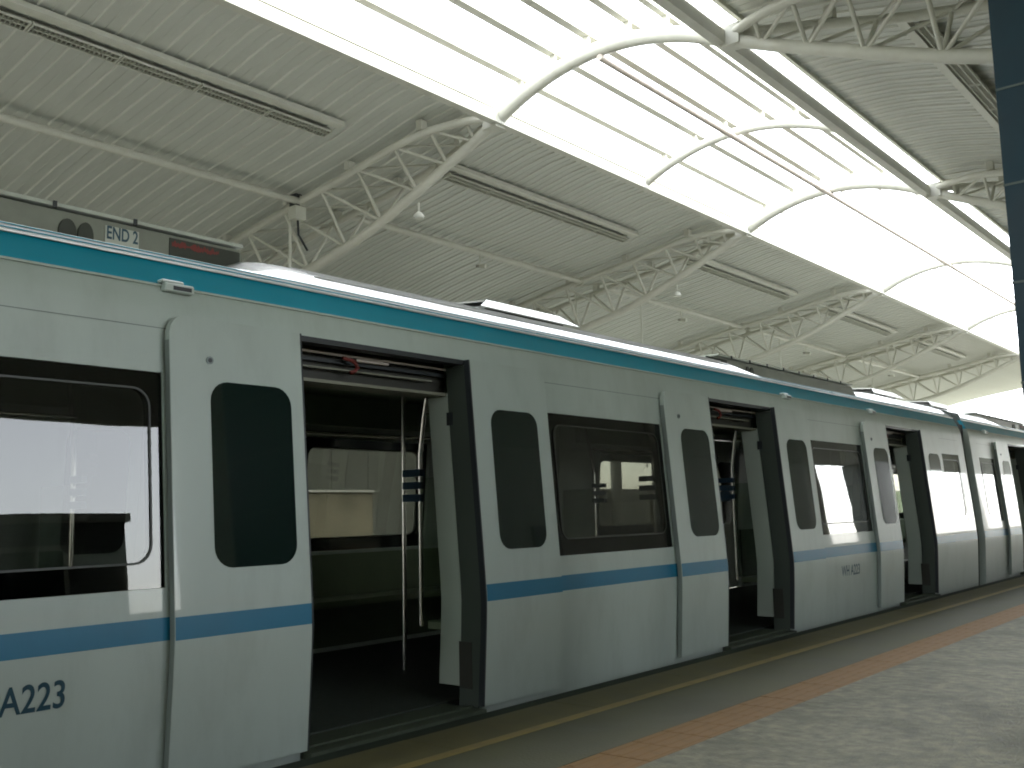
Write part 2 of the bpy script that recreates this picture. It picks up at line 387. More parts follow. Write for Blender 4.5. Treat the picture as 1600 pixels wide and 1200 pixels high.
for k, x in enumerate(PUR):
    o = empty('skylight_purlin', (XC+x, SY0, zarch(x)+0.265))
    obj('heavy_length', MB().box((-PHW[k], 0, 0), (PHW[k], TY[2]-SY0, 0.095)), TRUSSW, o)
    obj('glare_thinned_length', MB().box((-0.022, TY[2]-SY0, 0.03), (0.022, SY1-SY0, 0.08)), TRUSSW, o)  # far run made thin to imitate bars washed out by skylight glare
    tag(o, '%s straight steel purlin from the left across the skylight' % ordp[k], 'purlin', 'skylight purlins')
xp = -0.045*h+0.28
o = obj('skylight_pipe', MB().tube([(XC+xp, TY[1]-0.05, zarch(xp)-0.15), (XC+xp, SY1, zarch(xp)-0.15)], 0.05, 10), PIPEB, None, 50)
tag(o, 'thin brownish pipe running under the middle of the skylight arches', 'pipe')
for side in (-1, 1):
    x = side_x(side, HW)
    o = obj('skylight_edge_beam', MB().box((x-0.07, SY0, Z0+0.975*h), (x+0.07, SY1, Z0+1.005*h)), TRUSSW)
    tag(o, 'long steel edge beam along the %s side of the skylight' % ('left' if side < 0 else 'right'), 'beam')
sl = empty('skylight_roof', (XC, SY0, 0)); tag(sl, 'translucent white skylight sheeting along the middle of the canopy', 'skylight')
xs = np.linspace(-HW-0.05, HW+0.05, 20)
smb = MB(); smb.add([(x, y, zarch(x)+0.39) for y in (0.01, S/4-0.01) for x in xs], [(i, i+1, i+21, i+20) for i in range(19)])
sme = smb.mesh('skylight_sheet', SKYSHEET, 60); sme2 = smb.mesh('added_blocking_sheet', SHEETW, 60)
for i in range(int((SY1-SY0)/(S/4))+1):
    if SY0+(i+1)*S/4 < SY1+0.5 and SY0+i*S/4 > -4.0: link('skylight_sheet', sme, sl, (0, i*S/4, 0))
    elif SY0+i*S/4 <= -4.0: link('added_blocking_sheet', sme2, sl, (0, i*S/4, 0))  # unseen closed sheets behind the camera, added to darken the near canopy

# ------------------------------------------------------------------ tie beams, cable trays, strip lights
DT = 0.995*h; DL = 0.672*h
bayname = ['in front of the nearest truss', 'between the nearest and second truss', 'between the second and third truss', 'between the third and fourth truss', 'between the fourth and farthest truss']
fx = empty('strip_light')
def build_fixture(fx):
    obj('housing', MB().add([(-0.13, 0, 0), (0.13, 0, 0), (0.09, 0, 0.07), (-0.09, 0, 0.07), (-0.13, 1.12, 0), (0.13, 1.12, 0), (0.09, 1.12, 0.07), (-0.09, 1.12, 0.07)],
        [(2, 3, 7, 6), (1, 2, 6, 5), (3, 0, 4, 7), (0, 3, 2, 1), (4, 5, 6, 7)]), FIXD, fx)
    obj('rim', MB().box((-0.142, 0, -0.02), (-0.122, 1.12, 0.01)).box((0.122, 0, -0.02), (0.142, 1.12, 0.01)).box((-0.142, -0.02, -0.02), (0.142, 0.0, 0.03)).box((-0.142, 1.12, -0.02), (0.142, 1.14, 0.03)), FIXT, fx)
    lv = MB()
    for i in range(18): lv.box((-0.12, 0.04+i*0.061, -0.012), (0.12, 0.044+i*0.061, 0.022))
    lv.box((-0.012, 0, -0.014), (0.012, 1.12, 0.018))
    obj('louvre', lv, FIXT, fx)
    for s in (-0.06, 0.06): obj('lamp_tube', MB().tube([(s, 0.03, 0.045), (s, 1.09, 0.045)], 0.013, 8), WHITEP, fx, 50)
build_fixture(fx)
first = True
cnt = {-1: 0, 1: 0}
posn = ['first', 'second', 'third', 'fourth', 'fifth']
for side in (-1, 1):
    sn = 'left' if side < 0 else 'right'
    slope = math.atan2(zsheet(DL+0.2)-zsheet(DL-0.2), 0.4)
    for b in range(0, 5):
        if side > 0 and b == 0: pass
        y0 = TY[b]
        if not (side > 0 and b == 0):
            o = empty('cable_tray', (side_x(side, DL-0.24), y0+1.0, zsheet(DL-0.24)-0.12))
            obj('tray', MB().box((-0.065, 0, 0), (0.065, 6.1, 0.03)).box((-0.065, 0, 0.03), (-0.055, 6.1, 0.08)).box((0.055, 0, 0.03), (0.065, 6.1, 0.08)), FIXT, o)
            for q in range(5): obj('hanger', MB().box((-0.012, 0.4+q*1.25, 0.03), (0.012, 0.425+q*1.25, 0.13)), FIXT, o)
            o.rotation_euler = (0, -side*slope*0 - (slope if side > 0 else -slope), 0)
            tag(o, 'cream cable tray above the %s strip lights %s' % (sn, bayname[b]), 'cable tray', 'cable trays')
            for k in range(5):
                f = fx if first else copy_tree(fx); first = False
                f.location = (side_x(side, DL), y0+1.15+k*1.18, zsheet(DL)-0.135)
                f.rotation_euler = (0, (-slope if side > 0 else slope), 0); f.scale = (0.72, 1, 1)
                tag(f, '%s louvred strip light under the %s canopy %s' % (posn[k], sn, bayname[b]), 'light', 'strip lights')
            o = empty('tie_beam', (side_x(side, DT), y0, 0))
            ys_ = y0+0.55 if b else y0-3
            obj('beam_tube', MB().tube([(0, ys_-y0, ztop(DT)), (0, S-0.55, ztop(DT))], 0.065, 12), TRUSSW, o, 50)
            obj('flange', MB().tube([(0, S-0.60, ztop(DT)), (0, S-0.55, ztop(DT))], 0.11, 12), TRUSSW, o, 50)
            tag(o, 'long cream tube beam under the %s canopy %s' % (sn, bayname[b]), 'beam', 'tie beams')
# small loudspeakers on the left tie beams, pendant lamp and drop pipes
for b in range(1, 5):
    o = empty('horn_speaker', (side_x(-1, DT), TY[b]+4.3, ztop(DT)-0.08))
    obj('bracket', MB().box((-0.015, -0.015, -0.14), (0.015, 0.015, 0.02)), FIXT, o)
    obj('horn', MB().tube([(0.0, 0, -0.22), (0.10, 0, -0.24), (0.16, 0, -0.25)], 0.05, 12), FIXT, o, 50)
    obj('horn_driver', MB().tube([(-0.1, 0, -0.20), (0.0, 0, -0.22)], 0.035, 10), FIXD, o, 50)
    tag(o, 'small horn loudspeaker under the left tube beam %s' % bayname[b], 'speaker', 'horn speakers')
    if b > 1:
        dd = 0.93*h
        o = obj('drop_pipe', MB().tube([(side_x(-1, DT+0.02), TY[b]+2.2, ztop(DT)), (side_x(-1, DT+0.02), TY[b]+2.2, 2.2)], 0.022, 8), FIXT, None, 50)
        tag(o, 'thin vertical hanger pipe under the left canopy %s' % bayname[b], 'pipe', 'hanger pipes')
for ti in (1, 2):
    d = 0.63*h
    o = empty('pendant_lamp', (side_x(-1, d), TY[ti]+0.15, zbot(d)))
    obj('stem', MB().tube([(0, 0, -0.08), (0, 0, -0.24)], 0.016, 8), FIXT, o, 50)
    rings = [(0.03, -0.24), (0.05, -0.255), (0.10, -0.32), (0.105, -0.34)]
    mb = MB(); n = 14
    mb.add([(r*math.cos(2*math.pi*k/n), r*math.sin(2*math.pi*k/n), z) for r, z in rings for k in range(n)],
           [(i*n+k, i*n+(k+1) % n, (i+1)*n+(k+1) % n, (i+1)*n+k) for i in range(3) for k in range(n)])
    obj('lamp_shade', mb, WHITEP, o, 60)
    obj('lens', MB().tube([(0, 0, -0.33), (0, 0, -0.355)], 0.085, 14), WHITEP, o, 50)
    tag(o, 'white bell shaped pendant lamp under the %s left truss' % ORD[ti], 'lamp', 'pendant lamps')
for k, (d, yy) in enumerate(((1.03*h, TY[1]-0.62), (1.10*h, TY[2]+0.1))):
    o = obj('hanger_rod', MB().tube([(side_x(-1, d), yy, ztop(d)), (side_x(-1, d), yy, 2.4)], 0.028, 8), FIXT, None, 50)
    tag(o, 'vertical cream hanger rod beside the %s left truss' % ORD[k+1], 'rod', 'hanger rods')
d = 1.0*h
jb = empty('junction_box', (side_x(-1, d), TY[1]-0.60, ztop(d)))
bev(obj('box', MB().box((-0.1, -0.14, -0.34), (0.12, 0.1, -0.1)), FIXT, jb), 0.01)
obj('conduit', MB().tube([(0, 0, -0.34), (0.0, 0.02, -0.6), (0.15, 0.1, -0.9)], 0.02, 8), BLACK, jb, 50)
obj('clamp', MB().box((-0.14, -0.08, -0.1), (0.05, 0.05, 0.14)), BLACK, jb)
tag(jb, 'small cream junction box hanging where the beam meets nearest left truss', 'junction box')

# ------------------------------------------------------------------ platform back wall, parapets, kiosk, blue pylon
def wall_thing(name, label, x0, x1, y0, y1, z1, m, panel=1.2, cat='wall', face=-1):
    o = empty(name, (0, y0, 0)); tag(o, label, cat)
    obj('wall_core', MB().box((x0, 0, 0), (x1, y1-y0, z1)), m, o)
    n = max(1, int((y1-y0)/panel)); pw = (y1-y0)/n
    xa = x0-0.02 if face < 0 else x1
    me = MB().box((xa, 0.006, 0.12), (xa+0.02, pw-0.006, z1-0.05)).mesh('wall_panel', m)
    for i in range(n): link('wall_panel', me, o, (0, i*pw, 0))
    return o
wt = wall_thing('station_wall', 'tall panelled station wall behind the near platform', WX, WX+0.3, 7.7, 29.6, 3.73, WALLM)
for i, y in enumerate((2.2, 7.5, 12.8, 18.1)):
    dr = obj('door', MB().box((WX-0.06, y, 0.02), (WX-0.025, y+1.0, 2.1)), WALLD, wt)
    obj('handle', MB().box((WX-0.10, y+0.85, 1.0), (WX-0.061, y+0.9, 1.1)), STEEL, dr)
wall_thing('parapet', 'low parapet wall at the back of the near platform beside the kiosk', WX, WX+0.2, 1.51, 7.69, 0.95, WALLM)
wall_thing('station_wall', 'unseen panelled wall added behind the near platform beyond the kiosk to cut side light', WX, WX+0.3, YP0, 1.5, 3.73, WALLM)  # unseen wall added behind the camera to cut side light on the train
wall_thing('parapet', 'low parapet wall at the back of the near platform at its far end', WX, WX+0.2, 29.61, YP1, 0.95, WALLM)
o = empty('wide_column', (WX-0.4, 33.4, 0)); tag(o, 'wide dark clad column at the back of the near platform', 'column')
obj('shaft', MB().box((-0.45, -1.0, 0), (0.45, 1.0, 3.68)), WALLD, o); obj('plinth', MB().box((-0.48, -1.03, 0), (0.48, 1.03, 0.15)), WALLM, o)
k = empty('kiosk', (7.5, 3.2, 0)); tag(k, 'dark flat roofed kiosk with windows at the back of the near platform', 'kiosk')
obj('wall', MB().box((-0.5, -3.0, 0), (0.5, 3.0, 2.2)), WALLD, k)
obj('roof', MB().box((-0.55, -3.05, 2.2), (0.55, 3.05, 2.3)), WALLM, k)
for y in (-2.0, -0.4, 1.2):
    w = obj('window', MB().box((-0.53, y, 1.0), (-0.5, y+1.1, 1.95)), WALLM, k)
    obj('pane', MB().box((-0.535, y+0.06, 1.06), (-0.531, y+1.04, 1.89)), BLACKG, w)
# far platform: wall with openings, white boards
wall_thing('station_wall', 'panelled station wall behind the opposite platform seen through the car windows', FX-0.3, FX, YP0, 20.0, 3.73, WALLM, face=1)
wall_thing('parapet', 'low parapet at the back of the opposite platform seen through the train', FX-0.2, FX, 20.01, YP1, 1.85, WALLM, face=1)
for i, (y, lab) in enumerate(((9.0, 'first'), (14.2, 'second'), (20.5, 'third'), (26.0, 'fourth'))):
    b = empty('light_box', (OPP-1.2, y, 0)); tag(b, '%s free standing notice case on the opposite platform, seen through the train' % lab, 'notice case', 'notice cases')
    for s in (0.1, 2.2): obj('leg', MB().box((-0.04, s, 0), (0.04, s+0.07, 0.45)), STEEL, b)
    obj('case', MB().box((-0.1, 0, 0.45), (0.1, 2.4, 1.5)), POSTER, b)
    obj('top_rail', MB().box((-0.12, -0.02, 1.5), (0.12, 2.42, 1.54)), WHITEP, b)
    obj('poster', MB().box((0.1, 0.08, 0.53), (0.104, 2.32, 1.42)), POSTER, b)
# dark blue clad pylon at the right edge of the view
PX, PY = 2.775, 5.5
py_ = empty('clad_pylon', (PX, PY, 0)); tag(py_, 'dark blue panel clad pylon cut by the right edge of the picture', 'pylon')
obj('core', MB().box((0.02, 0.02, 0), (1.18, 0.58, 4.6)), SEAM, py_)
zs_ = []
zz = 3.275-0.52*6
while zz < 4.6: zs_.append(zz); zz += 0.52
zs_ = [0.0]+[z for z in zs_ if z > 0.1]+[4.62]
for a, b in zip(zs_[:-1], zs_[1:]):
    obj('cladding_panel', MB().box((0, 0, a+0.006), (1.2, 0.6, b-0.006)), DKBLUE, py_)
    if a > 0: obj('seam_strip', MB().box((-0.003, -0.003, a-0.006), (1.203, 0.603, a+0.006)), SEAM, py_)

# ------------------------------------------------------------------ the train
PROF = [(-0.12, -0.045), (0.0, -0.037), (0.25, -0.0215), (0.45, -0.0095), (0.55, -0.0050), (0.60, -0.0045), (0.65, -0.0065), (0.75, -0.0125), (0.9, -0.0235), (2.08, -0.0235-0.078*1.18), (2.15, -0.130), (2.195, -0.149), (2.25, -0.172), (2.30, -0.197), (2.345, -0.225), (2.377, -0.25)]
pz = [a for a, b in PROF]; px_ = [b for a, b in PROF]
def X(z): return float(np.interp(z, pz, px_))
CW = 2.8                                    # car width
def mx(x, far): return -CW - x if far else x
def cells(ys, zs, mask, o, t, far=False):
    """thick curved sheet following the body profile; mask(y,z) false leaves a hole"""
    mb = MB(); ny_, nz_ = len(ys), len(zs)
    vs_ = []
    for off in (o, o-t):
        for z in zs:
            for y in ys: vs_.append((mx(X(z)+off, far), y, z))
    N = ny_*nz_; idx = lambda i, j: j*ny_+i
    keep = [[mask((ys[i]+ys[i+1])/2, (zs[j]+zs[j+1])/2) for i in range(ny_-1)] for j in range(nz_-1)]
    fs_ = []
    kk = lambda i, j: 0 <= i < ny_-1 and 0 <= j < nz_-1 and keep[j][i]
    for j in range(nz_-1):
        for i in range(ny_-1):
            if not keep[j][i]: continue
            a, b, c, d = idx(i, j), idx(i+1, j), idx(i+1, j+1), idx(i, j+1)
            fs_ += [(a, b, c, d), (a+N, d+N, c+N, b+N)]
            if not kk(i-1, j): fs_.append((a, d, d+N, a+N))
            if not kk(i+1, j): fs_.append((b, b+N, c+N, c))
            if not kk(i, j-1): fs_.append((a, a+N, b+N, b))
            if not kk(i, j+1): fs_.append((d, c, c+N, d+N))
    return mb.add(vs_, fs_)
def rrect(y0, y1, z0, z1, r, n=6):
    pts = []
    for cy_, cz_, a0 in ((y1-r, z1-r, 0), (y0+r, z1-r, 90), (y0+r, z0+r, 180), (y1-r, z0+r, 270)):
        for k in range(n+1):
            a = R(a0+90*k/n); pts.append((cy_+r*math.cos(a), cz_+r*math.sin(a)))
    return pts
def plate(pts, o, t, far=False):
    return MB().prism([(mx(X(z)+o, far), y, z) for y, z in pts], [(mx(X(z)+o-t, far), y, z) for y, z in pts])
def ring(outer, inner, o, t, far=False):
    n = len(outer); mb = MB(); vs_ = []
    for off in (o, o-t):
        for y, z in outer: vs_.append((mx(X(z)+off, far), y, z))
        for y, z in inner: vs_.append((mx(X(z)+off, far), y, z))
    fs_ = []
    for i in range(n):
        j = (i+1) % n
        fs_ += [(i, j, n+j, n+i), (2*n+i, 3*n+i, 3*n+j, 2*n+j), (n+i, n+j, 3*n+j, 3*n+i), (i, 2*n+i, 2*n+j, j)]
    return mb.add(vs_, fs_)

Y1, PIT, DW, LW = 3.1641, 4.3153, 1.30, 0.742
EM = 2.0
DOORS = [Y1+(i-1)*PIT for i in range(4)]
YA, YB = DOORS[0]-EM, DOORS[3]+DW+EM
ZT = 2.055
WZ0, WZ1 = 0.825, 1.780
def win_list():
    w = []
    for a in range(3):
        w.append((DOORS[a]+DW+LW+0.05, DOORS[a+1]-LW-0.012))
    return w
WINS = win_list()
EWIN = [(YA+0.35, DOORS[0]-LW-0.06), (DOORS[3]+DW+LW+0.05, YB-0.3)]
WINS_ALL = WINS + EWIN
leaf_rows = [0.0, 0.12, 0.25, 0.45, 0.55, 0.60, 0.65, 0.75, 0.9, 1.3, 1.7, 1.93, 1.97, 2.0, 2.02, 2.035, 2.045, 2.052]
def leaf_mesh(w, o, t, rnd=-1, far=False):
    """door leaf from y=0 to y=w; the corner away from the opening is rounded at the top"""
    r = 0.09; mb = MB(); vs_ = []; n = len(leaf_rows)
    for off in (o, o-t):
        for z in leaf_rows:
            e = z-(2.052-r); ins = 0 if e <= 0 else r-math.sqrt(max(0, r*r-e*e))
            y0, y1 = (ins, w) if rnd < 0 else (0, w-ins)
            for y in (y0, y1): vs_.append((mx(X(z)+off, far), y, z))
    fs_ = []; N = 2*n
    for j in range(n-1):
        a, b, c, d = 2*j, 2*j+1, 2*j+3, 2*j+2
        fs_ += [(a, b, c, d), (a+N, d+N, c+N, b+N), (a, d, d+N, a+N), (b, b+N, c+N, c)]
    fs_ += [(0, N, N+1, 1), (2*n-2, 2*n-1, 2*n-1+N, 2*n-2+N)]
    return mb.add(vs_, fs_)

def build_car(label):
    car = empty('metro_car', (0, 0, 0)); tag(car, label, 'train car', 'coupled metro cars')
    # near and far body sides
    for far in (False, True):
        ys = sorted(set([YA, YB] + [v for a in DOORS for v in (a, a+DW)] + [v for w in WINS_ALL for v in w]))
        zs = sorted(set([-0.12, 0.0, 0.25, 0.45, 0.55, 0.6, 0.65, 0.75, WZ0, 0.9, 1.3, WZ1, ZT, 2.08, 2.15, 2.195]))
        def mask(y, z):
            for a in DOORS:
                if a < y < a+DW and -0.07 < z < ZT: return False
            for a, b in WINS_ALL:
                if a < y < b and WZ0 < z < WZ1: return False
            return True
        sd_ = obj('body_side', cells(ys, zs, mask, 0, 0.09, far), PAINT, car, 25)
        obj('cant_rail', cells([YA, YB], [2.196, 2.25, 2.30, 2.326], lambda y, z: True, 0.0, 0.05, far), TEAL, car, 30)
        # stripe in stretches between the door leaves
        segs = [(YA, DOORS[0])] + [(DOORS[i]+DW, DOORS[i+1]) for i in range(3)] + [(DOORS[3]+DW, YB)]
        for a, b in segs:
            st = cells([a+0.002, b-0.002], [0.6016, 0.65, 0.6997], lambda y, z: True, 0.0025, 0.006, far)
            obj('stripe', st, BLUE, car, 25)
        # rain gutter between side and cant rail
        obj('rain_gutter', cells([YA+0.05, YB-0.05], [2.188, 2.2], lambda y, z: True, 0.012, 0.02, far), PAINT, car)
        # seam above the windows on the side
        for a, b in WINS_ALL:
            obj('panel_seam', cells([a-0.03, b+0.03], [1.985, 1.989], lambda y, z: True, 0.0015, 0.004, far), SEAM_SHADE, car)
        # windows
        for a, b in WINS_ALL:
            w = obj('window', plate([(a+0.002, WZ0+0.002), (b-0.002, WZ0+0.002), (b-0.002, WZ1-0.002), (a+0.002, WZ1-0.002)], -0.004, 0.002, far), GLASS, car)
            inn = rrect(a+0.06, b-0.06, WZ0+0.105, WZ1-0.075, 0.085)
            n = len(inn)
            def sq(q):
                y, z = q; cy_ = (a+b)/2; cz_ = (WZ0+WZ1)/2
                ry = (y-cy_)/((b-a)/2-0.06); rz = (z-(WZ0+0.105+WZ1-0.075)/2)/((WZ1-WZ0-0.18)/2); m_ = max(abs(ry), abs(rz))
                return (min(b-0.001, max(a+0.001, cy_+ry/m_*((b-a)/2-0.001))), min(WZ1-0.001, max(WZ0+0.001, cz_+rz/m_*((WZ1-WZ0)/2-0.001))))
            obj('frame', ring([sq(q) for q in inn], inn, -0.008, 0.05, far), BLACKG, w)
            inn2 = rrect(a+0.069, b-0.069, WZ0+0.114, WZ1-0.084, 0.078)
            obj('bead', ring(inn, inn2, 0.002, 0.01, far), BEAD, w)
    # doors: near leaves slid open outside the body, far leaves closed
    for a in DOORS:
        for s, y0 in ((-1, a-LW), (1, a+DW)):
            lf = obj('door_leaf', leaf_mesh(LW, 0.05, 0.036, s), PAINT, car, 25); lf.location.y = y0
            lead = LW if s < 0 else 0
            pn = rrect(0.205, 0.205+0.462, 0.895, 1.757, 0.095) if s < 0 else rrect(LW-0.205-0.462+0.08, LW-0.205+0.08-0.0, 0.895, 1.757, 0.095)
            obj('pane', plate(pn, 0.0525, 0.006), DGLASS, lf)
            cyy = (pn[0][0]+pn[10][0])/2
            ex = (LW, LW+0.012) if s < 0 else (-0.012, 0.0)
            sm = MB(); rows = leaf_rows; vs_ = []
            for z in rows:
                for xx, yy in ((0.049, ex[0]), (0.049, ex[1]), (0.010, ex[1]), (0.010, ex[0])): vs_.append((X(z)+xx, yy, z))
            fs_ = []
            for j in range(len(rows)-1):
                for q in range(4): fs_.append((4*j+q, 4*j+(q+1) % 4, 4*j+4+(q+1) % 4, 4*j+4+q))
            fs_ += [(0, 1, 2, 3), (4*len(rows)-1, 4*len(rows)-2, 4*len(rows)-3, 4*len(rows)-4)]
            obj('edge_seal', sm.add(vs_, fs_), BLACK, lf)
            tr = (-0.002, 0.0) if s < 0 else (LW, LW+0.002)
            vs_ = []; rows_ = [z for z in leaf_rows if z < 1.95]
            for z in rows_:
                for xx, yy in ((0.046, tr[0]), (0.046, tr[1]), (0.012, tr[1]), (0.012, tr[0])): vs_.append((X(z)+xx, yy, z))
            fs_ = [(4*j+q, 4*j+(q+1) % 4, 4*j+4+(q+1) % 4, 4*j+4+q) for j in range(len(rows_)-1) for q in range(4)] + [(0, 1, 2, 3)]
            obj('edge_shade', MB().add(vs_, fs_), SEAM_SHADE, lf)  # dark strip painting the shadow along the leaf's trailing edge
            obj('stripe', cells([0.002, LW-0.002], [0.6016, 0.65, 0.6997], lambda y, z: True, 0.0525, 0.006), BLUE, lf, 25)
            if s < 0:
                zl = 1.853; lk = MB()
                lk.tube([(X(zl)+0.05, 0.205, zl), (X(zl)+0.056, 0.205, zl)], 0.019, 14)
                obj('lock_ring', lk, LOCKM, lf, 40)
                obj('keyhole', MB().tube([(X(zl)+0.056, 0.205, zl), (X(zl)+0.0575, 0.205, zl)], 0.011, 12), BLACK, lf, 40)
            yf = a if s < 0 else a+DW/2
            ff = obj('door_leaf', leaf_mesh(DW/2-0.004, 0.0, 0.036, 0, True), PAINT, car, 25); ff.location.y = yf+0.002
            c0 = DW/4
            obj('pane', plate(rrect(c0-0.23, c0+0.23, 0.895, 1.757, 0.095), 0.0025, 0.042, True), BLACKG, ff)
        # jambs, header and door mechanism
        for yj, dy in ((a+DW-0.002, 0.05), (a-0.048, 0.05)):
            rows = [0.10, 0.25, 0.45, 0.6, 0.75, 1.0, 1.4, 1.86]
            jm = MB(); vs_ = []
            for z in rows:
                for xx, yy in ((-0.155, 0), (-0.32, 0), (-0.32, dy), (-0.155, dy)): vs_.append((X(z)+xx, yj+yy, z))
            fs_ = [(4*j+q, 4*j+(q+1) % 4, 4*j+4+(q+1) % 4, 4*j+4+q) for j in range(len(rows)-1) for q in range(4)] + [(0, 1, 2, 3), (31, 30, 29, 28)]
            jb_ = obj('door_jamb', jm.add(vs_, fs_), JAMB, car, 25)
            sg = 1 if yj > a+0.5 else -1
            yb0, yb1 = (yj-0.006, yj+0.07) if sg > 0 else (yj-0.02, yj+dy+0.006)
            obj('latch_block', MB().box((X(0.3)-0.16, yb0, 0.09), (X(0.3)-0.06, yb1, 0.36)), DARKMECH, jb_)
            obj('buffer', MB().box((X(1.7)-0.17, yb0, 1.66), (X(1.7)-0.12, yb1, 1.74)), BLACK, jb_)
            obj('roller', MB().tube([(X(0.1)-0.10, (yb0+yb1)/2, -0.02), (X(0.1)-0.10, (yb0+yb1)/2, 0.1)], 0.03, 10), STEEL, jb_, 50)
        hd = obj('door_header', MB().box((-0.42, a-0.05, 1.86), (-0.33, a+DW+0.05, 2.10)), DARKMECH, car)
        obj('header_lip', MB().box((-0.43, a-0.05, 1.845), (-0.26, a+DW+0.05, 1.862)), LIP, hd)
        obj('door_rail', MB().box((-0.30, a-0.05, 1.925), (-0.27, a+DW-0.12, 1.934)), LIP, hd)
        obj('upper_rail', MB().box((-0.28, a-0.05, 2.005), (-0.26, a+DW+0.05, 2.016)), PIPEB, hd)
        obj('drive_belt', MB().box((-0.30, a-0.05, 1.965), (-0.285, a+DW+0.05, 1.985)), BLACK, hd)
        obj('carriage_plate', MB().box((-0.32, a+0.55, 1.985), (-0.25, a+0.80, 2.0)), PIPEB, hd)
        rc = obj('red_cable', MB().tube([(-0.24, a+0.44, 1.992), (-0.235, a+0.50, 1.985), (-0.235, a+0.535, 1.965), (-0.235, a+0.545, 1.945), (-0.24, a+0.53, 1.925), (-0.245, a+0.50, 1.915)], 0.011, 8), RED, hd, 50)
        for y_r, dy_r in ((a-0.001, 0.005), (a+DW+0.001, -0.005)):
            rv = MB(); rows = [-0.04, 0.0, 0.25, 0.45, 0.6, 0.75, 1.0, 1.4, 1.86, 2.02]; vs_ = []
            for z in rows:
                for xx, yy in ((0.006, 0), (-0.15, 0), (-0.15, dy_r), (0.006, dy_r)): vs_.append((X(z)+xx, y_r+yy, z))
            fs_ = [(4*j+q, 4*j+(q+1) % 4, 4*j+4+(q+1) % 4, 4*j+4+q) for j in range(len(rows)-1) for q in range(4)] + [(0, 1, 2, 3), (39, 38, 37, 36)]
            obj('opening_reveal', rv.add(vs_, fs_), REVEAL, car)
        obj('opening_trim', MB().box((X(ZT)-0.08, a-0.001, ZT-0.03), (X(ZT)+0.004, a+DW+0.001, ZT-0.001)), BLACK, car)
        obj('door_sill', MB().box((-0.30, a+0.01, -0.045), (0.035, a+DW-0.01, -0.012)).box((-0.10, a+0.01, -0.012), (-0.07, a+DW-0.01, -0.002)), SILLM, car)
    # floor, ceiling, inner walls
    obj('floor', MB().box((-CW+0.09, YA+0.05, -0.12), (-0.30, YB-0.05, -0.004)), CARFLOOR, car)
    obj('ceiling', MB().box((-CW+0.45, YA+0.05, 2.10), (-0.44, YB-0.05, 2.14)), LINING, car)
    for far in (False, True):
        a_, b_ = sorted((mx(-0.43, far), mx(-0.36, far)))
        for (y0, y1) in segs:
            if True:
                obj('duct_panel', MB().box((a_, y0+0.06, 1.86), (b_, y1-0.06, 2.12)), LINING, car)
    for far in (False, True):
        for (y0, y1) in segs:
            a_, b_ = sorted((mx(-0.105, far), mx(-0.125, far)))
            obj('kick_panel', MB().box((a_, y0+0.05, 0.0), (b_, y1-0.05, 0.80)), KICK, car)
    # seats, end screens, poles, rails
    for far in (False, True):
        sgn = -1 if not far else 1
        for (y0, y1) in segs[1:4]:
            xa, xb = (-0.16, -0.56) if not far else (-CW+0.16, -CW+0.56)
            x0, x1 = min(xa, xb), max(xa, xb)
            st = empty('seat_dummy') if False else None
            sb = obj('bench_seat', MB().box((x0, y0+0.12, 0.40), (x1, y1-0.12, 0.45)), SEATM, car)
            xk = x1 if not far else x0
            obj('seat_back', MB().box((xk-0.03, y0+0.12, 0.45), (xk+0.03, y1-0.12, 0.80)), SEATM, sb)
            for yy in (y0+0.5, y1-0.6): obj('seat_bracket', MB().box((min(xk, (x0+x1)/2), yy, 0.20), (max(xk, (x0+x1)/2), yy+0.08, 0.40)), DARKMECH, sb)
            xr = xb
            for yy in (y0+0.08, y1-0.08):
                obj('grab_pole', MB().tube([(xr+sgn*0.02, yy, 0.42), (xr+sgn*0.02, yy, 1.5), (xr-sgn*0.02, yy, 1.75), (xr-sgn*0.1, yy, 2.1)], 0.016, 10), STEEL, car, 50)
                sc_ = obj('draught_screen', MB().box((min(xr, xk), yy-0.006, 0.45), (max(xr, xk), yy+0.006, 1.35)), CLEAR, car)
                for zz_ in (1.20, 1.28, 1.36):
                    obj('handhold', MB().box((min(xr, xr+sgn*0.16), yy-0.02, zz_), (max(xr, xr+sgn*0.16), yy+0.02, zz_+0.045)), STRAPB, sc_)
            obj('hand_rail', MB().tube([(xr+sgn*0.02, y0+0.08, 1.78), (xr+sgn*0.02, y1-0.08, 1.78)], 0.015, 8), STEEL, car, 50)
    for a in DOORS:
        obj('grab_pole', MB().tube([(-CW/2, a+2.03, -0.01), (-CW/2, a+2.03, 2.1)], 0.018, 10), STEEL, car, 50)
    obj('lamp_cover', MB().box((-CW/2-0.45, YA+0.4, 2.08), (-CW/2-0.3, YB-0.4, 2.10)).box((-CW/2+0.3, YA+0.4, 2.08), (-CW/2+0.45, YB-0.4, 2.10)), WHITEP, car)
    # roof: raised between the air conditioners
    yc = (YA+YB)/2
    ac = [(yc-2.62-4.3, yc-2.62), (yc+2.62, yc+2.62+4.3)]
    low = [(-0.195, 2.322), (-0.2125, 2.328), (-0.232, 2.353), (-0.25, 2.374), (-0.30, 2.392), (-0.37, 2.402), (-0.47, 2.41), (-0.62, 2.42), (-0.9, 2.43), (-1.2, 2.438), (-1.4, 2.44)]
    high = [(-0.195, 2.322), (-0.2125, 2.328), (-0.232, 2.355), (-0.25, 2.378), (-0.33, 2.438), (-0.43, 2.492), (-0.55, 2.536), (-0.70, 2.575), (-0.9, 2.61), (-1.2, 2.642), (-1.4, 2.65)]
    def hump(y):
        m_ = 1.0
        for a, b in ac:
            if a < y < b: e = min(y-a, b-y); m_ = min(m_, max(0.0, 1-e/0.45))
        return m_*m_*(3-2*m_)
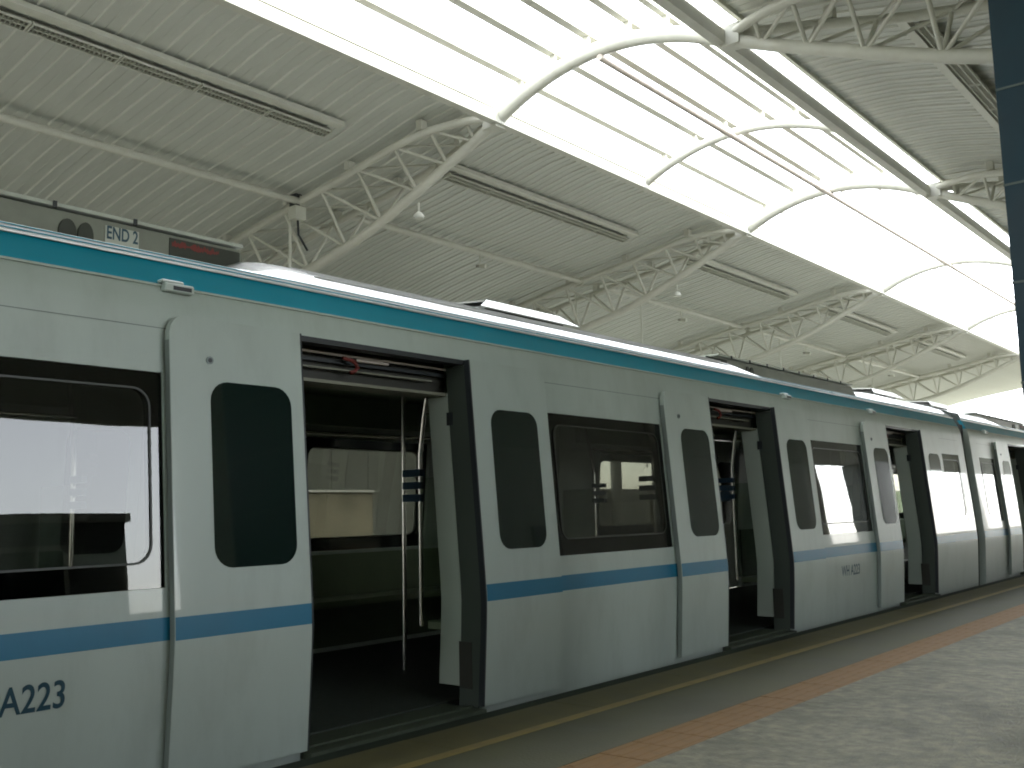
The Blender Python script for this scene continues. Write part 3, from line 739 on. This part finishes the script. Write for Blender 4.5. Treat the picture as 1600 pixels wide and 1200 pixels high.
    ys = sorted(set([YA, YB] + [v for a, b in ac for v in (a, a+0.1, a+0.2, a+0.3, a+0.45, b-0.45, b-0.3, b-0.2, b-0.1, b)] + list(np.linspace(YA, YB, 12))))
    full = lambda f: [(x*(1-f)+x2*f, z*(1-f)+z2*f) for (x, z), (x2, z2) in zip(low, high)]
    vs_ = []; nn = 2*len(low)-1
    for y in ys:
        p_ = full(hump(y)); q_ = p_ + [(-CW-x, z) for x, z in p_[-2::-1]]
        vs_ += [(x, y, z) for x, z in q_]
    fs_ = [(i*nn+k, i*nn+k+1, (i+1)*nn+k+1, (i+1)*nn+k) for i in range(len(ys)-1) for k in range(nn-1)]
    rf = obj('roof', MB().add(vs_, fs_), ROOFM, car, 40)
    for f_ in (0.36, 0.43, 0.50, 0.58, 0.68):
        zr = float(np.interp(f_, [-x for x, z in high], [z for x, z in high]))
        y0, y1 = ac[0][1]+0.15, ac[1][0]-0.15
        for far in (False, True):
            x = mx(-f_, far)
            obj('roof_rib', MB().box((x-0.006, y0, zr-0.01), (x+0.006, y1, zr+0.008)), ROOFM, rf)
    obj('roof_edge_strip', MB().tube([(X(2.33)+0.002, YA, 2.331), (X(2.33)+0.002, YB, 2.331)], 0.007, 8), ALU, rf, 50)
    for zt_, xt_ in ((2.3495, -0.2272), (2.371, -0.2455)): obj('roof_pinstripe', MB().tube([(xt_, YA, zt_), (xt_, YB, zt_)], 0.0035, 6), TEAL, rf, 50)
    # air conditioners
    for ai, (a, b) in enumerate(ac):
        xs0, xs1 = -CW+0.72, -0.72
        prof = [(a+0.05, 2.43), (a+0.55, 2.63), (b-0.10, 2.63), (b-0.03, 2.43)] if ai == 0 else [(a-0.35, 2.43), (a+0.35, 2.63), (b-0.35, 2.63), (b-0.05, 2.43)]
        u = obj('air_conditioner', MB().prism([(xs1, y, z) for y, z in prof], [(xs0, y, z) for y, z in prof]), ACM, car)
        cv = obj('cover', MB().box((xs0-0.02, a+0.5 if ai == 0 else a+0.33, 2.642), (xs1+0.02, b-0.09 if ai == 0 else b-0.33, 2.66)), PLATE, u)
        for q in range(9):
            yq = a+0.6+q*0.42
            if yq < b-0.4: obj('cover_clip', MB().box((xs1+0.02, yq, 2.632), (xs1+0.03, yq+0.018, 2.664)), BLACK, u)
        ym = (lambda t: t) if ai == 0 else (lambda t: 2*yc-t)
        y_dark = sorted((ym(2.81), ym(3.25)))
        obj('dark_panel', MB().box((xs1, y_dark[0], 2.45), (xs1+0.006, y_dark[1], 2.614)), ACDARK, u)
        for y2, hw_ in ((ym(2.255), 0.045), (ym(2.347), 0.04)):
            pts = [(y2+hw_*math.cos(t), 2.525+0.07*math.sin(t)) for t in np.linspace(0, math.pi, 12)] + [(y2-hw_, 2.45), (y2+hw_, 2.45)]
            obj('fan_hood', MB().prism([(xs1+0.012, y, z) for y, z in pts], [(xs1, y, z) for y, z in pts]), ACDARK, u)
        if ai == 0:
            ye = 2.541
            obj('sign_plate', MB().box((xs1, ye-0.092, 2.49), (xs1+0.006, ye+0.092, 2.606)), PLATE, u)
            link('lettering', text_mesh('END 2', 0.072, NAVY, lambda x, y: Vector((xs1+0.0085, ye+x*0.86, 2.567+y*1.3)), bold=0.0015), u)
            rm = MB(); rr = random.Random(3)
            pts_ = []
            for q in range(15):
                yq = 2.825+q*0.0195
                if q in (4, 5): continue
                pts_.append((yq, 2.583+rr.uniform(-0.016, 0.016)))
            # one worn red scrawl: a continuous band of uneven height
            n_ = 40; top_ = []; bot_ = []
            for q in range(n_+1):
                yq = 2.822+q*0.29/n_; gap = 0.35 if 12 < q < 16 else 1.0
                top_.append((xs1+0.0085, yq, 2.583+gap*rr.uniform(0.002, 0.022))); bot_.append((xs1+0.0085, yq, 2.583-gap*rr.uniform(0.002, 0.022)))
            rm.add(top_+bot_, [(q, q+1, n_+2+q, n_+1+q) for q in range(n_)])
            obj('red_marking', rm, RED, u)
    # roof vents with bright sloping hoods
    for yv in (yc, YA+1.05, YB-1.05):
        y0, y1 = yv-0.62, yv+0.62
        for far in (False, True):
            pr = lambda y, x, z: (mx(x, far), y, z)
            vt = obj('roof_vent', MB().add([pr(y0+0.05, -0.86, 2.56), pr(y1-0.05, -0.86, 2.56), pr(y1-0.05, -1.35, 2.64), pr(y0+0.05, -1.35, 2.64),
                                             pr(y0+0.15, -0.80, 2.655), pr(y1-0.15, -0.80, 2.655), pr(y1-0.15, -1.35, 2.72), pr(y0+0.15, -1.35, 2.72)],
                                            [(0, 1, 2, 3), (4, 5, 6, 7), (0, 1, 5, 4), (1, 2, 6, 5), (2, 3, 7, 6), (3, 0, 4, 7)]), ACDARK, car)
            hoodp = [(y0, -0.74, 2.628), (y1, -0.74, 2.628), (y1-0.17, -0.83, 2.71), (y0+0.17, -0.83, 2.71), (y1-0.17, -1.38, 2.755), (y0+0.17, -1.38, 2.755)]
            top = [pr(*q) for q in hoodp]; bot = [(p_[0], p_[1], p_[2]-0.012) for p_ in top]
            obj('hood', MB().add(top+bot, [(0, 1, 2, 3), (3, 2, 4, 5), (6, 9, 8, 7), (9, 11, 10, 8), (0, 6, 7, 1), (1, 7, 8, 2), (2, 8, 10, 4), (4, 10, 11, 5), (5, 11, 9, 3), (3, 9, 6, 0)]), ALU, vt)
    # lifting brackets on the cant rail
    for yb_ in (2.5, 9.2, 11.55, -2.2):
        br = obj('lifting_bracket', MB().box((X(2.2)-0.02, yb_-0.075, 2.165), (X(2.2)+0.05, yb_+0.075, 2.205)).box((X(2.2)-0.03, yb_-0.085, 2.205), (X(2.2)+0.035, yb_+0.03, 2.222)), PAINT, car); bev(br, 0.005)
        obj('slot', MB().box((X(2.2)+0.05, yb_-0.035, 2.174), (X(2.2)+0.0515, yb_+0.06, 2.193)), BLACK, br)
    # ends
    for ye, s in ((YA, 1), (YB, -1)):
        pts = [(X(z), z) for z in (-0.12, 0.0, 0.25, 0.6, 0.9, 2.08, 2.2, 2.3, 2.43)] + [(-0.6, 2.52), (-1.0, 2.62), (-1.4, 2.65)]
        pts = [(x-0.004, z-0.003) for x, z in pts]
        poly = pts + [(-CW-x, z) for x, z in pts[-2::-1]]
        lo_ = [(x, ye+s*0.01, z) for x, z in poly]; hi_ = [(x, ye+s*0.06, z) for x, z in poly]
        # end wall with a gangway opening: left, right and top pieces
        n_ = len(pts)
        hole = [(-0.75, -0.12), (-0.75, 1.95), (-CW/2, 1.95)]
        ewm = MB()
        for far in (False, True):
            pp = [(mx(x, far), z) for x, z in pts]; hh = [(mx(x, far), z) for x, z in hole]
            loop = pp + [hh[2], hh[1], hh[0]]
            ewm.prism([(x, ye+s*0.01, z) for x, z in loop], [(x, ye+s*0.06, z) for x, z in loop])
        obj('end_wall', ewm, ENDM, car)
    bl = MB()
    for q in range(4):
        y0 = YB+0.02+q*0.09
        bl.box((-CW+0.18, y0, -0.1), (-0.18, y0+0.05, 0.0)).box((-0.34, y0, 0.0), (-0.18, y0+0.05, 2.25)).box((-CW+0.18, y0, 0.0), (-CW+0.34, y0+0.05, 2.25)).box((-CW+0.18, y0, 2.12), (-0.18, y0+0.05, 2.25))
    bl.box((-CW+0.22, YB, -0.09), (-0.22, YB+0.4, -0.02)).box((-0.31, YB, 0.0), (-0.24, YB+0.4, 2.2)).box((-CW+0.24, YB, 0.0), (-CW+0.31, YB+0.4, 2.2)).box((-CW+0.24, YB, 2.14), (-0.24, YB+0.4, 2.2))
    obj('gangway_bellows', bl, BLACK, car)
    # underframe
    obj('underframe', MB().box((-CW+0.25, YA+0.3, -0.75), (-0.25, YB-0.3, -0.13)), ACDARK, car)
    return car

car1 = build_car('pale metro car with open doors, blue stripe and fleet number, nearest in the train')
car1.location = (0, 0, 0)
car2 = copy_tree(car1); car2.location = (0, (YB-YA)+0.40, 0)
car2['label'] = 'second metro car of the train, beyond the gangway at the far right'
for o in list(car2.children):
    if o.name.startswith('fleet_number'): bpy.data.objects.remove(o)
# fleet numbers on the nearest car
for yc_ in (1.727, 10.29):
    me = text_mesh('WH A223', 0.150, NAVY, lambda x, y: Vector((X(0.44+y)+0.003, yc_+x*0.80, 0.44+y)), bold=0.002)
    link('fleet_number', me, car1)
